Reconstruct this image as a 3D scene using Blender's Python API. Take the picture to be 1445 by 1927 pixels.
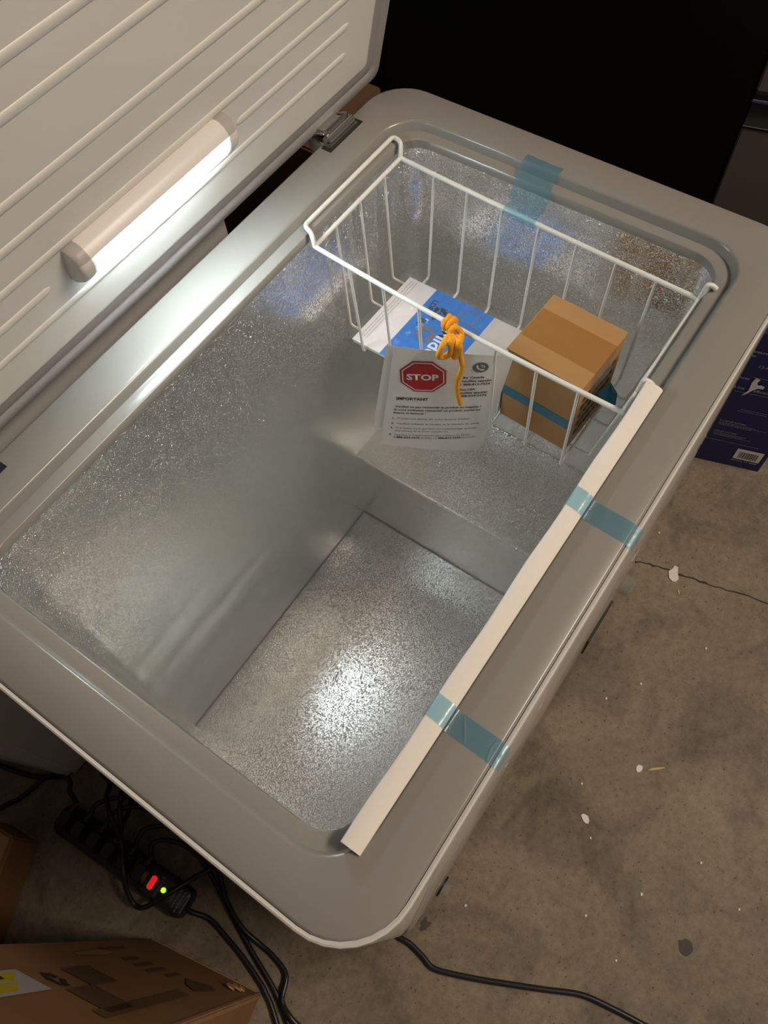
import bpy, bmesh, math, random
from mathutils import Vector, Matrix, noise as mnoise

random.seed(7)
scene = bpy.context.scene
C = scene.collection
for o in list(bpy.data.objects): bpy.data.objects.remove(o)

# ------------------------------------------------------------------ camera
cam_d = bpy.data.cameras.new('camera')
cam = bpy.data.objects.new('camera', cam_d); C.objects.link(cam)
RIGHT = Vector((0.57132, -0.81930, -0.04831)); DOWN = Vector((-0.73888, -0.48783, -0.46484)); FWD = Vector((0.35728, 0.30127, -0.88408))
UP = -DOWN
m = Matrix((( RIGHT.x, UP.x, -FWD.x, -0.3660), (RIGHT.y, UP.y, -FWD.y, -0.2968), (RIGHT.z, UP.z, -FWD.z, 1.4826), (0, 0, 0, 1)))
cam.matrix_world = m
cam_d.sensor_fit = 'VERTICAL'; cam_d.sensor_height = 36.0; cam_d.sensor_width = 36.0
cam_d.lens = 1493.05 / 1927 * 36.0
cam_d.clip_start = 0.02
scene.camera = cam

# ------------------------------------------------------------------ world, lights, exposure
w = bpy.data.worlds.new('world'); scene.world = w; w.use_nodes = True
bg = w.node_tree.nodes['Background']
bg.inputs['Color'].default_value = (1.0, 0.88, 0.76, 1); bg.inputs['Strength'].default_value = 0.085

def area(name, loc, target, sx, sy, power, col):
    d = bpy.data.lights.new(name, 'AREA'); d.shape = 'RECTANGLE'; d.size = sx; d.size_y = sy; d.energy = power; d.color = col
    o = bpy.data.objects.new(name, d); C.objects.link(o); o.location = loc
    o.rotation_euler = (Vector(target) - Vector(loc)).to_track_quat('-Z', 'Y').to_euler()
    return o
area('ceiling_tube_light', (0.85, -1.85, 3.3), (0.1, -0.5, 0.0), 1.3, 0.35, 56, (1.0, 0.84, 0.67))

vs = scene.view_settings
vs.view_transform = 'Standard'; vs.look = 'None'; vs.gamma = 1.0; vs.use_curve_mapping = False
vs.exposure = 0.35
scene.cycles.max_bounces = 16; scene.cycles.glossy_bounces = 10; scene.cycles.diffuse_bounces = 6; scene.cycles.transparent_max_bounces = 16

# ------------------------------------------------------------------ materials
MATS = {}
def newmat(name):
    mt = bpy.data.materials.new(name); mt.use_nodes = True; MATS[name] = mt
    return mt, mt.node_tree.nodes, mt.node_tree.links, mt.node_tree.nodes['Principled BSDF']
def pbr(name, col, rough=0.5, metal=0.0, spec=0.5, vary=0.0, vscale=8.0, bump=0.0, bscale=200.0, coat=0.0, emit=None, estr=0.0, detail=4.0):
    mt, N, L, P = newmat(name)
    P.inputs['Base Color'].default_value = (*col, 1); P.inputs['Roughness'].default_value = rough
    P.inputs['Metallic'].default_value = metal; P.inputs['Specular IOR Level'].default_value = spec
    P.inputs['Coat Weight'].default_value = coat
    tc = N.new('ShaderNodeTexCoord')
    nz = N.new('ShaderNodeTexNoise'); nz.inputs['Scale'].default_value = vscale; nz.inputs['Detail'].default_value = detail
    L.new(tc.outputs['Object'], nz.inputs['Vector'])
    mx = N.new('ShaderNodeMix'); mx.data_type = 'RGBA'
    k = 1.0 - max(vary, 0.02)
    mx.inputs[6].default_value = (col[0]*k, col[1]*k, col[2]*k, 1)
    k = 1.0 + max(vary, 0.02)
    mx.inputs[7].default_value = (min(col[0]*k, 1), min(col[1]*k, 1), min(col[2]*k, 1), 1)
    L.new(nz.outputs['Fac'], mx.inputs[0]); L.new(mx.outputs[2], P.inputs['Base Color'])
    if bump > 0:
        n2 = N.new('ShaderNodeTexNoise'); n2.inputs['Scale'].default_value = bscale; n2.inputs['Detail'].default_value = 3
        L.new(tc.outputs['Object'], n2.inputs['Vector'])
        b = N.new('ShaderNodeBump'); b.inputs['Strength'].default_value = bump; b.inputs['Distance'].default_value = 0.001
        L.new(n2.outputs['Fac'], b.inputs['Height']); L.new(b.outputs['Normal'], P.inputs['Normal'])
    if emit:
        P.inputs['Emission Color'].default_value = (*emit, 1); P.inputs['Emission Strength'].default_value = estr
    return mt

pbr('gray_rim', (0.27, 0.255, 0.235), 0.24, spec=0.6, vary=0.03)
pbr('white_paint', (0.70, 0.68, 0.65), 0.10, spec=0.8, coat=1.0, vary=0.02)
MATS['white_paint'].node_tree.nodes['Principled BSDF'].inputs['Coat Roughness'].default_value = 0.05
pbr('lid_white', (0.80, 0.78, 0.74), 0.38, spec=0.4, vary=0.02)
pbr('lamp_white', (0.80, 0.76, 0.73), 0.35, vary=0.02)
pbr('gasket_gray', (0.36, 0.34, 0.34), 0.5, vary=0.04)
pbr('lid_edge', (0.55, 0.53, 0.52), 0.3, vary=0.03)
pbr('chrome', (0.62, 0.61, 0.58), 0.16, metal=1.0)
pbr('dark_slot', (0.012, 0.012, 0.012), 0.6)
pbr('wire_white', (0.82, 0.82, 0.78), 0.3, spec=0.5, vary=0.02)
pbr('foam_white', (0.86, 0.80, 0.74), 0.6, vary=0.03, vscale=40)
pbr('paper_white', (0.90, 0.875, 0.85), 0.65, vary=0.03, vscale=15)
pbr('paper_bright', (0.82, 0.80, 0.81), 0.5, vary=0.02, vscale=15)
pbr('paper_gray', (0.62, 0.61, 0.60), 0.5, vary=0.03)
pbr('print_red', (0.52, 0.022, 0.026), 0.55, vary=0.05)
pbr('print_black', (0.02, 0.02, 0.022), 0.6)
pbr('print_gray', (0.17, 0.17, 0.17), 0.6)
pbr('print_blue', (0.012, 0.20, 0.72), 0.35, vary=0.06)
pbr('print_white', (0.82, 0.82, 0.84), 0.5)
pbr('print_pale', (0.36, 0.38, 0.46), 0.6)
pbr('yarn', (0.95, 0.37, 0.012), 0.75, vary=0.15, vscale=500, bump=0.8, bscale=900)
pbr('cardboard', (0.42, 0.235, 0.09), 0.75, vary=0.08, vscale=30, bump=0.1, bscale=300)
pbr('cardboard_edge', (0.10, 0.055, 0.025), 0.85)
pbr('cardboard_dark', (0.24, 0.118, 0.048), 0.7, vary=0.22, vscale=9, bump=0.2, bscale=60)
pbr('cardboard_dimmed', (0.11, 0.055, 0.025), 0.8, vary=0.15)  # cardboard darkened so the box behind the hinge looks dim under the ceiling light
pbr('cardboard_paler', (0.30, 0.165, 0.075), 0.75, vary=0.25, vscale=25)
pbr('carton_print', (0.10, 0.052, 0.024), 0.7, vary=0.3, vscale=90)
pbr('carton_tape', (0.15, 0.08, 0.035), 0.3, vary=0.1)
pbr('carton_blue_tape', (0.025, 0.17, 0.27), 0.3, vary=0.12, vscale=60)
pbr('black_plastic', (0.010, 0.010, 0.011), 0.42, vary=0.1)
pbr('strip_plastic', (0.016, 0.016, 0.017), 0.38, vary=0.1)
pbr('cable_black', (0.012, 0.012, 0.013), 0.35, vary=0.1)
pbr('switch_red', (0.6, 0.01, 0.01), 0.25, emit=(1.0, 0.02, 0.02), estr=0.45)
pbr('led_green', (0.3, 0.9, 0.05), 0.3, emit=(0.35, 1.0, 0.02), estr=1.6)
pbr('blue_box', (0.006, 0.010, 0.115), 0.45, vary=0.1, vscale=5)
pbr('appliance_black', (0.0035, 0.0035, 0.004), 0.55, spec=0.2)
pbr('stainless', (0.13, 0.115, 0.105), 0.3, spec=0.5, vary=0.04)
pbr('stainless_trim', (0.8, 0.76, 0.7), 0.15, metal=1.0)
pbr('appliance_white', (0.62, 0.60, 0.60), 0.35, vary=0.02)
pbr('wall_paint', (0.10, 0.095, 0.09), 0.8, vary=0.1)
pbr('sticker_yellow', (0.55, 0.46, 0.02), 0.4, vary=0.05)
pbr('sticker_white', (0.45, 0.45, 0.46), 0.4)
pbr('chip_white', (0.75, 0.68, 0.64), 0.6)
pbr('splinter_wood', (0.55, 0.36, 0.2), 0.7)
pbr('stain_dark', (0.055, 0.048, 0.043), 0.7, vary=0.3, vscale=60)
pbr('crack_dark', (0.035, 0.028, 0.022), 0.9, vary=0.4, vscale=80)
pbr('pipe_white', (0.45, 0.44, 0.43), 0.4)
pbr('lens', (0.9, 0.95, 1.0), 0.3, emit=(0.80, 0.96, 1.0), estr=36.0)

def lens_fade():      # the diodes stop short of the lens ends
    nt = MATS['lens'].node_tree; N, L = nt.nodes, nt.links; P = N['Principled BSDF']
    tc = N.new('ShaderNodeTexCoord'); sp = N.new('ShaderNodeSeparateXYZ'); L.new(tc.outputs['Object'], sp.inputs[0])
    a = N.new('ShaderNodeMath'); a.operation = 'ADD'; a.inputs[1].default_value = 0.0035; L.new(sp.outputs['X'], a.inputs[0])
    b = N.new('ShaderNodeMath'); b.operation = 'ABSOLUTE'; L.new(a.outputs[0], b.inputs[0])
    r = N.new('ShaderNodeMapRange'); r.interpolation_type = 'SMOOTHSTEP'; r.inputs['From Min'].default_value = 0.062; r.inputs['From Max'].default_value = 0.094
    r.inputs['To Min'].default_value = 36.0; r.inputs['To Max'].default_value = 0.35
    L.new(b.outputs[0], r.inputs['Value']); L.new(r.outputs['Result'], P.inputs['Emission Strength'])
lens_fade()

def mat_metal(name, emboss, rough, dent, scale):
    mt, N, L, P = newmat(name)
    P.inputs['Metallic'].default_value = 1.0; P.inputs['Roughness'].default_value = rough
    tc = N.new('ShaderNodeTexCoord')
    # colour
    nz = N.new('ShaderNodeTexNoise'); nz.inputs['Scale'].default_value = 5; L.new(tc.outputs['Object'], nz.inputs['Vector'])
    mx = N.new('ShaderNodeMix'); mx.data_type = 'RGBA'; mx.inputs[6].default_value = (0.81, 0.808, 0.79, 1); mx.inputs[7].default_value = (0.88, 0.883, 0.875, 1)
    L.new(nz.outputs['Fac'], mx.inputs[0]); L.new(mx.outputs[2], P.inputs['Base Color'])
    # embossed worm pattern
    n1 = N.new('ShaderNodeTexNoise'); n1.inputs['Scale'].default_value = scale; n1.inputs['Detail'].default_value = 1.0; n1.inputs['Distortion'].default_value = 0.6
    L.new(tc.outputs['Object'], n1.inputs['Vector'])
    s = N.new('ShaderNodeMath'); s.operation = 'SUBTRACT'; s.inputs[1].default_value = 0.5; L.new(n1.outputs['Fac'], s.inputs[0])
    a = N.new('ShaderNodeMath'); a.operation = 'ABSOLUTE'; L.new(s.outputs[0], a.inputs[0])
    mr = N.new('ShaderNodeMapRange'); mr.interpolation_type = 'SMOOTHSTEP'
    mr.inputs['From Min'].default_value = 0.0; mr.inputs['From Max'].default_value = 0.07; mr.inputs['To Min'].default_value = 1.0; mr.inputs['To Max'].default_value = 0.0
    L.new(a.outputs[0], mr.inputs['Value'])
    b = N.new('ShaderNodeBump'); b.inputs['Strength'].default_value = 1.0; b.inputs['Distance'].default_value = emboss
    L.new(mr.outputs['Result'], b.inputs['Height'])
    # long soft dents running along the length of the sheet
    mp = N.new('ShaderNodeMapping'); mp.inputs['Scale'].default_value = (1.6, 5.0, 11.0); L.new(tc.outputs['Object'], mp.inputs['Vector'])
    n2 = N.new('ShaderNodeTexNoise'); n2.inputs['Scale'].default_value = 1.0; n2.inputs['Detail'].default_value = 1.5; L.new(mp.outputs['Vector'], n2.inputs['Vector'])
    b2 = N.new('ShaderNodeBump'); b2.inputs['Strength'].default_value = 1.0; b2.inputs['Distance'].default_value = dent
    L.new(n2.outputs['Fac'], b2.inputs['Height']); L.new(b.outputs['Normal'], b2.inputs['Normal']); L.new(b2.outputs['Normal'], P.inputs['Normal'])
mat_metal('embossed_metal', 0.00085, 0.25, 0.0015, 290)      # pan
mat_metal('liner_metal', 0.00045, 0.25, 0.006, 280)       # walls: the same sheet drawn smoother

def mat_concrete():
    mt, N, L, P = newmat('concrete')
    P.inputs['Roughness'].default_value = 0.62; P.inputs['Specular IOR Level'].default_value = 0.35
    tc = N.new('ShaderNodeTexCoord')
    def nz(sc, det, rough=0.6, dist=0.0):
        n = N.new('ShaderNodeTexNoise'); n.inputs['Scale'].default_value = sc; n.inputs['Detail'].default_value = det
        n.inputs['Roughness'].default_value = rough; n.inputs['Distortion'].default_value = dist
        L.new(tc.outputs['Object'], n.inputs['Vector']); return n
    def ramp(src, a, b, ca, cb):
        r = N.new('ShaderNodeValToRGB'); r.color_ramp.elements[0].position = a; r.color_ramp.elements[1].position = b
        r.color_ramp.elements[0].color = (*ca, 1); r.color_ramp.elements[1].color = (*cb, 1); L.new(src, r.inputs[0]); return r
    def mul(x, y):
        k = N.new('ShaderNodeMix'); k.data_type = 'RGBA'; k.blend_type = 'MULTIPLY'; k.inputs[0].default_value = 1.0
        L.new(x, k.inputs[6]); L.new(y, k.inputs[7]); return k.outputs[2]
    base = ramp(nz(3.2, 6, 0.62).outputs['Fac'], 0.3, 0.72, (0.175, 0.140, 0.100), (0.285, 0.236, 0.172))
    blot = ramp(nz(5.5, 5, 0.6, 0.7).outputs['Fac'], 0.36, 0.52, (0.62, 0.60, 0.62), (1, 1, 1))
    fine = ramp(nz(70, 5, 0.75).outputs['Fac'], 0.32, 0.62, (0.72, 0.70, 0.68), (1.06, 1.05, 1.02))
    speck = ramp(nz(150, 2, 0.5).outputs['Fac'], 0.28, 0.36, (0.45, 0.43, 0.42), (1, 1, 1))
    c = mul(mul(mul(base.outputs[0], blot.outputs[0]), fine.outputs[0]), speck.outputs[0])
    L.new(c, P.inputs['Base Color'])
    b = N.new('ShaderNodeBump'); b.inputs['Strength'].default_value = 0.25; b.inputs['Distance'].default_value = 0.002
    L.new(nz(60, 5, 0.7).outputs['Fac'], b.inputs['Height']); L.new(b.outputs['Normal'], P.inputs['Normal'])
mat_concrete()

def mat_film(name, tcol, fac, scol, rough=0.2, bump=0.0, bscale=60.0, fres=0.0):
    mt, N, L, P = newmat(name)
    out = N['Material Output']
    tr = N.new('ShaderNodeBsdfTransparent'); tr.inputs['Color'].default_value = (*tcol, 1)
    P.inputs['Base Color'].default_value = (*scol, 1); P.inputs['Roughness'].default_value = rough
    mix = N.new('ShaderNodeMixShader'); mix.inputs[0].default_value = fac
    L.new(tr.outputs[0], mix.inputs[1]); L.new(P.outputs[0], mix.inputs[2])
    gl = N.new('ShaderNodeBsdfGlossy'); gl.inputs['Roughness'].default_value = rough; gl.inputs['Color'].default_value = (1, 1, 1, 1)
    fr = N.new('ShaderNodeFresnel')
    ge = N.new('ShaderNodeNewGeometry'); mr = N.new('ShaderNodeMapRange'); mr.inputs['To Min'].default_value = 1.45; mr.inputs['To Max'].default_value = 1/1.45
    L.new(ge.outputs['Backfacing'], mr.inputs['Value']); L.new(mr.outputs['Result'], fr.inputs['IOR'])   # thin sheet: both sides alike
    mix2 = N.new('ShaderNodeMixShader'); L.new(fr.outputs[0], mix2.inputs[0]); L.new(mix.outputs[0], mix2.inputs[1]); L.new(gl.outputs[0], mix2.inputs[2])
    L.new(mix2.outputs[0], out.inputs['Surface'])
    tc = N.new('ShaderNodeTexCoord'); nz = N.new('ShaderNodeTexNoise'); nz.inputs['Scale'].default_value = bscale; nz.inputs['Detail'].default_value = 3
    nz.inputs['Distortion'].default_value = 1.0
    L.new(tc.outputs['Object'], nz.inputs['Vector'])
    b = N.new('ShaderNodeBump'); b.inputs['Strength'].default_value = max(bump, 0.02); b.inputs['Distance'].default_value = 0.004
    L.new(nz.outputs['Fac'], b.inputs['Height'])
    for n_ in (P, gl, fr): L.new(b.outputs['Normal'], n_.inputs['Normal'])
mat_film('blue_tape', (0.66, 0.85, 0.94), 0.12, (0.20, 0.52, 0.74), 0.22, 0.12, 40)
mat_film('clear_bag', (0.97, 0.97, 0.98), 0.05, (0.8, 0.8, 0.82), 0.07, 0.8, 22)
mat_film('clear_plastic', (0.85, 0.86, 0.85), 0.12, (0.7, 0.7, 0.68), 0.12, 0.1, 40)
mat_film('clear_tape', (0.92, 0.84, 0.70), 0.04, (0.55, 0.36, 0.16), 0.18, 0.10, 25)

# ------------------------------------------------------------------ object helpers
def obj(name, verts, faces, mat, parent=None, smooth=False, bevel=0.0, seg=2):
    me = bpy.data.meshes.new(name); me.from_pydata([tuple(v) for v in verts], [], faces); me.update()
    bm = bmesh.new(); bm.from_mesh(me); bmesh.ops.recalc_face_normals(bm, faces=bm.faces)
    if bevel > 0:
        ed = [e for e in bm.edges if len(e.link_faces) == 2 and e.calc_face_angle(0) > 0.5]
        bmesh.ops.bevel(bm, geom=ed, offset=bevel, segments=seg, affect='EDGES', clamp_overlap=True)
    bm.to_mesh(me); bm.free()
    return link(name, me, mat, parent, smooth)
def link(name, me, mat, parent=None, smooth=False):
    me.materials.clear(); me.materials.append(MATS[mat])
    if smooth:
        for p in me.polygons: p.use_smooth = True
    o = bpy.data.objects.new(name, me); C.objects.link(o)
    if parent is not None: attach(o, parent)
    return o
def wloc(o):
    l = Vector(o.location)
    while o.parent is not None:
        o = o.parent; l = l + Vector(o.location) if o.type == 'EMPTY' else l
    return l
def attach(o, parent):
    o.parent = parent
    base = parent
    while base.parent is not None: base = base.parent
    if parent.type == 'EMPTY': o.matrix_parent_inverse = Matrix.Translation(-Vector(parent.location))
def thing(name, label, cat, loc, group=None):
    o = bpy.data.objects.new(name, None); o.empty_display_size = 0.05; C.objects.link(o); o.location = loc
    o['label'] = label; o['category'] = cat
    if group: o['group'] = group
    return o
def tag(o, label, cat, group=None):
    o['label'] = label; o['category'] = cat
    if group: o['group'] = group
    return o
def smooth_by_angle(o, ang=0.6):
    me = o.data
    for p in me.polygons: p.use_smooth = True
    me.set_sharp_from_angle(angle=ang)
    return o

def boxv(x0, x1, y0, y1, z0, z1):
    v = [(x0,y0,z0),(x1,y0,z0),(x1,y1,z0),(x0,y1,z0),(x0,y0,z1),(x1,y0,z1),(x1,y1,z1),(x0,y1,z1)]
    f = [(0,3,2,1),(4,5,6,7),(0,1,5,4),(1,2,6,5),(2,3,7,6),(3,0,4,7)]
    return v, f
def box(name, b, mat, parent=None, bevel=0.0, xf=None, seg=2):
    v, f = boxv(*b)
    if xf: v = [xf(*p) for p in v]
    o = obj(name, v, f, mat, parent, bevel=bevel, seg=seg)
    if bevel > 0: smooth_by_angle(o)
    return o
def prism(name, poly, h0, h1, mat, parent=None, xf=None, bevel=0.0):
    n = len(poly); v = [(p[0], p[1], h0) for p in poly] + [(p[0], p[1], h1) for p in poly]
    f = [tuple(range(n))[::-1], tuple(range(n, 2*n))] + [(i, (i+1) % n, n+(i+1) % n, n+i) for i in range(n)]
    if xf: v = [xf(*p) for p in v]
    return obj(name, v, f, mat, parent, bevel=bevel)
def rr(x0, x1, y0, y1, r, n=8):
    pts = []
    for cx, cy, a0 in ((x1-r, y1-r, 0), (x0+r, y1-r, 90), (x0+r, y0+r, 180), (x1-r, y0+r, 270)):
        for i in range(n+1):
            a = math.radians(a0 + 90*i/n); pts.append((cx + r*math.cos(a), cy + r*math.sin(a)))
    return pts
def loft(name, loops, mat, parent=None, cap0=False, cap1=False, smooth=True, closed=False, ang=0.6):
    v = []; f = []; n = len(loops[0])
    for lp in loops: v += lp
    m_ = len(loops)
    for k in range(m_ if closed else m_-1):
        for i in range(n):
            a = k*n+i; b = k*n+(i+1) % n; c = ((k+1) % m_)*n+(i+1) % n; d = ((k+1) % m_)*n+i
            f.append((a, b, c, d))
    if cap0: f.append(tuple(range(n))[::-1])
    if cap1: f.append(tuple(range((m_-1)*n, m_*n)))
    o = obj(name, v, f, mat, parent)
    if smooth: smooth_by_angle(o, ang)
    return o
def catmull(pts, sub=8):
    P = [Vector(p) for p in pts]; out = []
    for i in range(len(P)-1):
        p0 = P[i-1] if i > 0 else P[i]*2-P[i+1]; p1 = P[i]; p2 = P[i+1]; p3 = P[i+2] if i+2 < len(P) else P[i+1]*2-P[i]
        for k in range(sub):
            t = k/sub
            out.append(0.5*((2*p1)+(p2-p0)*t+(2*p0-5*p1+4*p2-p3)*t*t+(3*p1-p0-3*p2+p3)*t**3))
    out.append(P[-1]); return out
def fillet(pts, r, seg=5):
    P = [Vector(p) for p in pts]; out = [P[0]]
    for i in range(1, len(P)-1):
        a = P[i-1]-P[i]; b = P[i+1]-P[i]; la = a.length; lb = b.length
        d = min(r, la*0.45, lb*0.45); A = P[i]+a/la*d; B = P[i]+b/lb*d
        for k in range(seg+1):
            t = k/seg; out.append((1-t)**2*A+2*t*(1-t)*P[i]+t*t*B)
    out.append(P[-1]); return out
def tube_geo(pts, r, n=8):
    P = [Vector(p) for p in pts]; rs = r if isinstance(r, (list, tuple)) else [r]*len(P)
    v = []; f = []
    t = (P[1]-P[0]).normalized(); ref = Vector((0,0,1)) if abs(t.z) < 0.9 else Vector((1,0,0))
    nrm = (ref-t*ref.dot(t)).normalized()
    for i, p in enumerate(P):
        t = (P[min(i+1, len(P)-1)]-P[max(i-1, 0)]).normalized()
        nrm = (nrm-t*nrm.dot(t)); nrm = nrm.normalized() if nrm.length > 1e-6 else t.orthogonal().normalized()
        bn = t.cross(nrm)
        for k in range(n):
            a = 2*math.pi*k/n; v.append(p+(nrm*math.cos(a)+bn*math.sin(a))*rs[i])
    for i in range(len(P)-1):
        for k in range(n):
            f.append((i*n+k, i*n+(k+1) % n, (i+1)*n+(k+1) % n, (i+1)*n+k))
    f.append(tuple(range(n))[::-1]); f.append(tuple(range((len(P)-1)*n, len(P)*n)))
    return v, f
def tube(name, pts, r, mat, parent=None, n=8):
    v, f = tube_geo(pts, r, n); o = obj(name, v, f, mat, parent); smooth_by_angle(o, 0.9); return o
def cyl(name, p0, p1, r, mat, parent=None, n=24, bevel=0.0):
    v, f = tube_geo([p0, p1], r, n); o = obj(name, v, f, mat, parent, bevel=bevel); smooth_by_angle(o, 0.6); return o

_fcache = {}
def text(name, body, size, mat, xf, parent, width=None, bold=0.0, shear=0.0):
    """flat printed lettering: mesh of the words mapped through xf(x, y)"""
    cu = bpy.data.curves.new('t', 'FONT'); cu.body = body; cu.size = size; cu.offset = bold*size; cu.resolution_u = 2; cu.shear = shear; cu.fill_mode = 'FRONT'
    to = bpy.data.objects.new('t', cu); C.objects.link(to)
    dg = bpy.context.evaluated_depsgraph_get(); dg.update()
    me = bpy.data.meshes.new_from_object(to.evaluated_get(dg))
    bpy.data.objects.remove(to); bpy.data.curves.remove(cu)
    xs = [v.co.x for v in me.vertices]; w0 = max(xs)-min(xs) if xs else 1.0; x0 = min(xs) if xs else 0
    k = width/w0 if width else 1.0
    for v in me.vertices: v.co = Vector(xf((v.co.x-x0)*k, v.co.y))
    me.name = name
    return link(name, me, mat, parent)

H = 0.8357
# ================================================================== SETTING
floor = obj('floor', [(-4,-4,0),(4,-4,0),(4,3,0),(-4,3,0)], [(0,1,2,3)], 'concrete'); floor['kind'] = 'structure'
wall = obj('wall_back', boxv(-4, 4, 0.95, 1.05, 0, 3.4)[0], boxv(0,1,0,1,0,1)[1], 'wall_paint'); wall['kind'] = 'structure'

def ribbon(name, pts, w, z, mat, parent):
    v = []; f = []
    for i, p in enumerate(pts):
        a = Vector(pts[max(i-1,0)]); b = Vector(pts[min(i+1,len(pts)-1)]); d = (b-a).normalized(); nn = Vector((-d.y, d.x))
        ww = w*(0.45+0.9*random.random())
        v += [(p[0]+nn.x*ww, p[1]+nn.y*ww, z), (p[0]-nn.x*ww, p[1]-nn.y*ww, z)]
    for i in range(len(pts)-1): f.append((2*i, 2*i+1, 2*i+3, 2*i+2))
    return obj(name, v, f, mat, parent)
cr = [(0.40, -0.255), (0.427, -0.288), (0.434, -0.320), (0.441, -0.357), (0.450, -0.393), (0.456, -0.43), (0.470, -0.48), (0.481, -0.53), (0.50, -0.60), (0.53, -0.72), (0.55, -0.85)]
crp = []
for i in range(len(cr)-1):
    for k in range(4):
        t = k/4; crp.append((cr[i][0]*(1-t)+cr[i+1][0]*t+random.uniform(-.002,.002), cr[i][1]*(1-t)+cr[i+1][1]*t+random.uniform(-.002,.002)))
ribbon('crack', crp, 0.0017, 0.0006, 'crack_dark', floor)
def blob(name, cx, cy, r, z, mat, parent=None, h=0.0, n=14, sx=1.0, rot=0.0, jag=0.25):
    pts = []
    for i in range(n):
        a = 2*math.pi*i/n; q = r*(1+random.uniform(-jag, jag)); x = q*math.cos(a)*sx; y = q*math.sin(a)
        pts.append((cx+x*math.cos(rot)-y*math.sin(rot), cy+x*math.sin(rot)+y*math.cos(rot)))
    if h > 0: return prism(name, pts, z, z+h, mat, parent)
    return obj(name, [(p[0], p[1], z) for p in pts], [tuple(range(n))], mat, parent)
blob('stain', -0.150, -0.653, 0.014, 0.0007, 'stain_dark', floor)
blob('stain', -0.362, -0.290, 0.009, 0.0007, 'stain_dark', floor, n=18, jag=.45)

# ================================================================== CHEST FREEZER
fz = thing('chest_freezer', 'large white open chest freezer with gray rim and embossed metal inside', 'freezer', (0, 0, 0))
def lp(x0, x1, y0, y1, r, z, n=8): return [(p[0], p[1], z) for p in rr(x0, x1, y0, y1, r, n)]
def inset(d, z, r): return lp(-.4233+d, .4233-d, -.2800+d, .2800-d, r, z)
loft('cabinet_shell', [inset(0.03, 0.030, .035), inset(0, 0.034, .062), inset(0, H-.0045, .062), inset(0.0008, H-.0022, .061), inset(0.0022, H-.0012, .060), inset(0.0046, H-.0022, .058), inset(0.0075, H-.02, .054)], 'white_paint', fz)
loft('base_plinth', [inset(0.055, 0.0, .04), inset(0.055, 0.032, .04)], 'dark_slot', fz, cap1=True)
def open_(d, z, r): return lp(-.3757-d, .3737+d, -.2277-d, .2277+d, r, z)
def rimo(d, z, r): return lp(-.4233+d, .4233-d+.0045, -.2800+d, .2800-d+.0045, r, z)   # collar overhangs at hinge and far sides
loft('rim', [rimo(.0066, H-.012, .054), rimo(.0050, H-.0032, .056), rimo(.0058, H-.0008, .055), rimo(.0078, H, .053),
             open_(0.0035, H, .050), open_(0.0012, H-.0008, .048), open_(0, H-.0030, .047), open_(-.0028, H-.0120, .044),
             lp(-.3617, .3597, -.2115, .2115, .036, H-.0125), lp(-.3602, .3582, -.2100, .2100, .035, H-.0135), lp(-.3592, .3572, -.2090, .2090, .034, H-.0245)], 'gray_rim', fz, ang=0.9)
zf = 0.1098; zh = 0.3128; xh = 0.1692
loft('inner_liner', [lp(-.3592, .3575, -.2092, .2092, .034, H-.0230), lp(-.3585, .3568, -.2085, .2085, .034, H-.026), lp(-.352, .3500, -.2050, .2050, .024, zf)], 'liner_metal', fz, ang=1.2)
obj('liner_floor', [(-.353,-.206,zf+.0004),(xh,-.206,zf+.0004),(xh,.206,zf+.0004),(-.353,.206,zf+.0004)], [(0,1,2,3)], 'embossed_metal', fz)
# compressor step at the far end
st = obj('compressor_step', [(xh,-.2055,zf),(xh,.2055,zf),(xh-.001,.2065,zh-.003),(xh-.001,-.2065,zh-.003),(xh+.003,.2065,zh),(xh+.003,-.2065,zh),(.3525,.2068,zh),(.3525,-.2068,zh)],
    [(0,1,2,3),(3,2,4,5),(5,4,6,7)], 'liner_metal', fz)
tube('seam', [(xh-.0008,-.2055,zf+.0015),(xh-.0008,.2055,zf+.0015)], .0013, 'gasket_gray', fz, 6)
tube('seam', [(xh-.0005,-.2055,zh-.0012),(xh-.0005,.2055,zh-.0012)], .0011, 'embossed_metal', fz, 6)
tube('seam', [(-.352,.2048,zf+.0012),(xh,.2048,zf+.0012)], .0014, 'gasket_gray', fz, 6)
tube('seam', [(.3508,-.205,zh+.0010),(.3508,.205,zh+.0010)], .0010, 'embossed_metal', fz, 6)
# front details
box('vent_grille', (.17, .262, -.2835, -.2805, .055, .125), 'dark_slot', fz)
kn = cyl('control_knob', (.292, -.281, .150), (.292, -.3005, .150), .021, 'clear_plastic', fz, 28)
cyl('knob_cap', (.292, -.3005, .150), (.292, -.3025, .150), .013, 'clear_plastic', fz, 24)
cyl('drain_plug', (-.300, -.281, .045), (-.300, -.296, .045), .012, 'clear_plastic', fz, 20)
cyl('drain_ring', (-.300, -.2812, .045), (-.300, -.2845, .045), .018, 'black_plastic', fz, 20)
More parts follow.
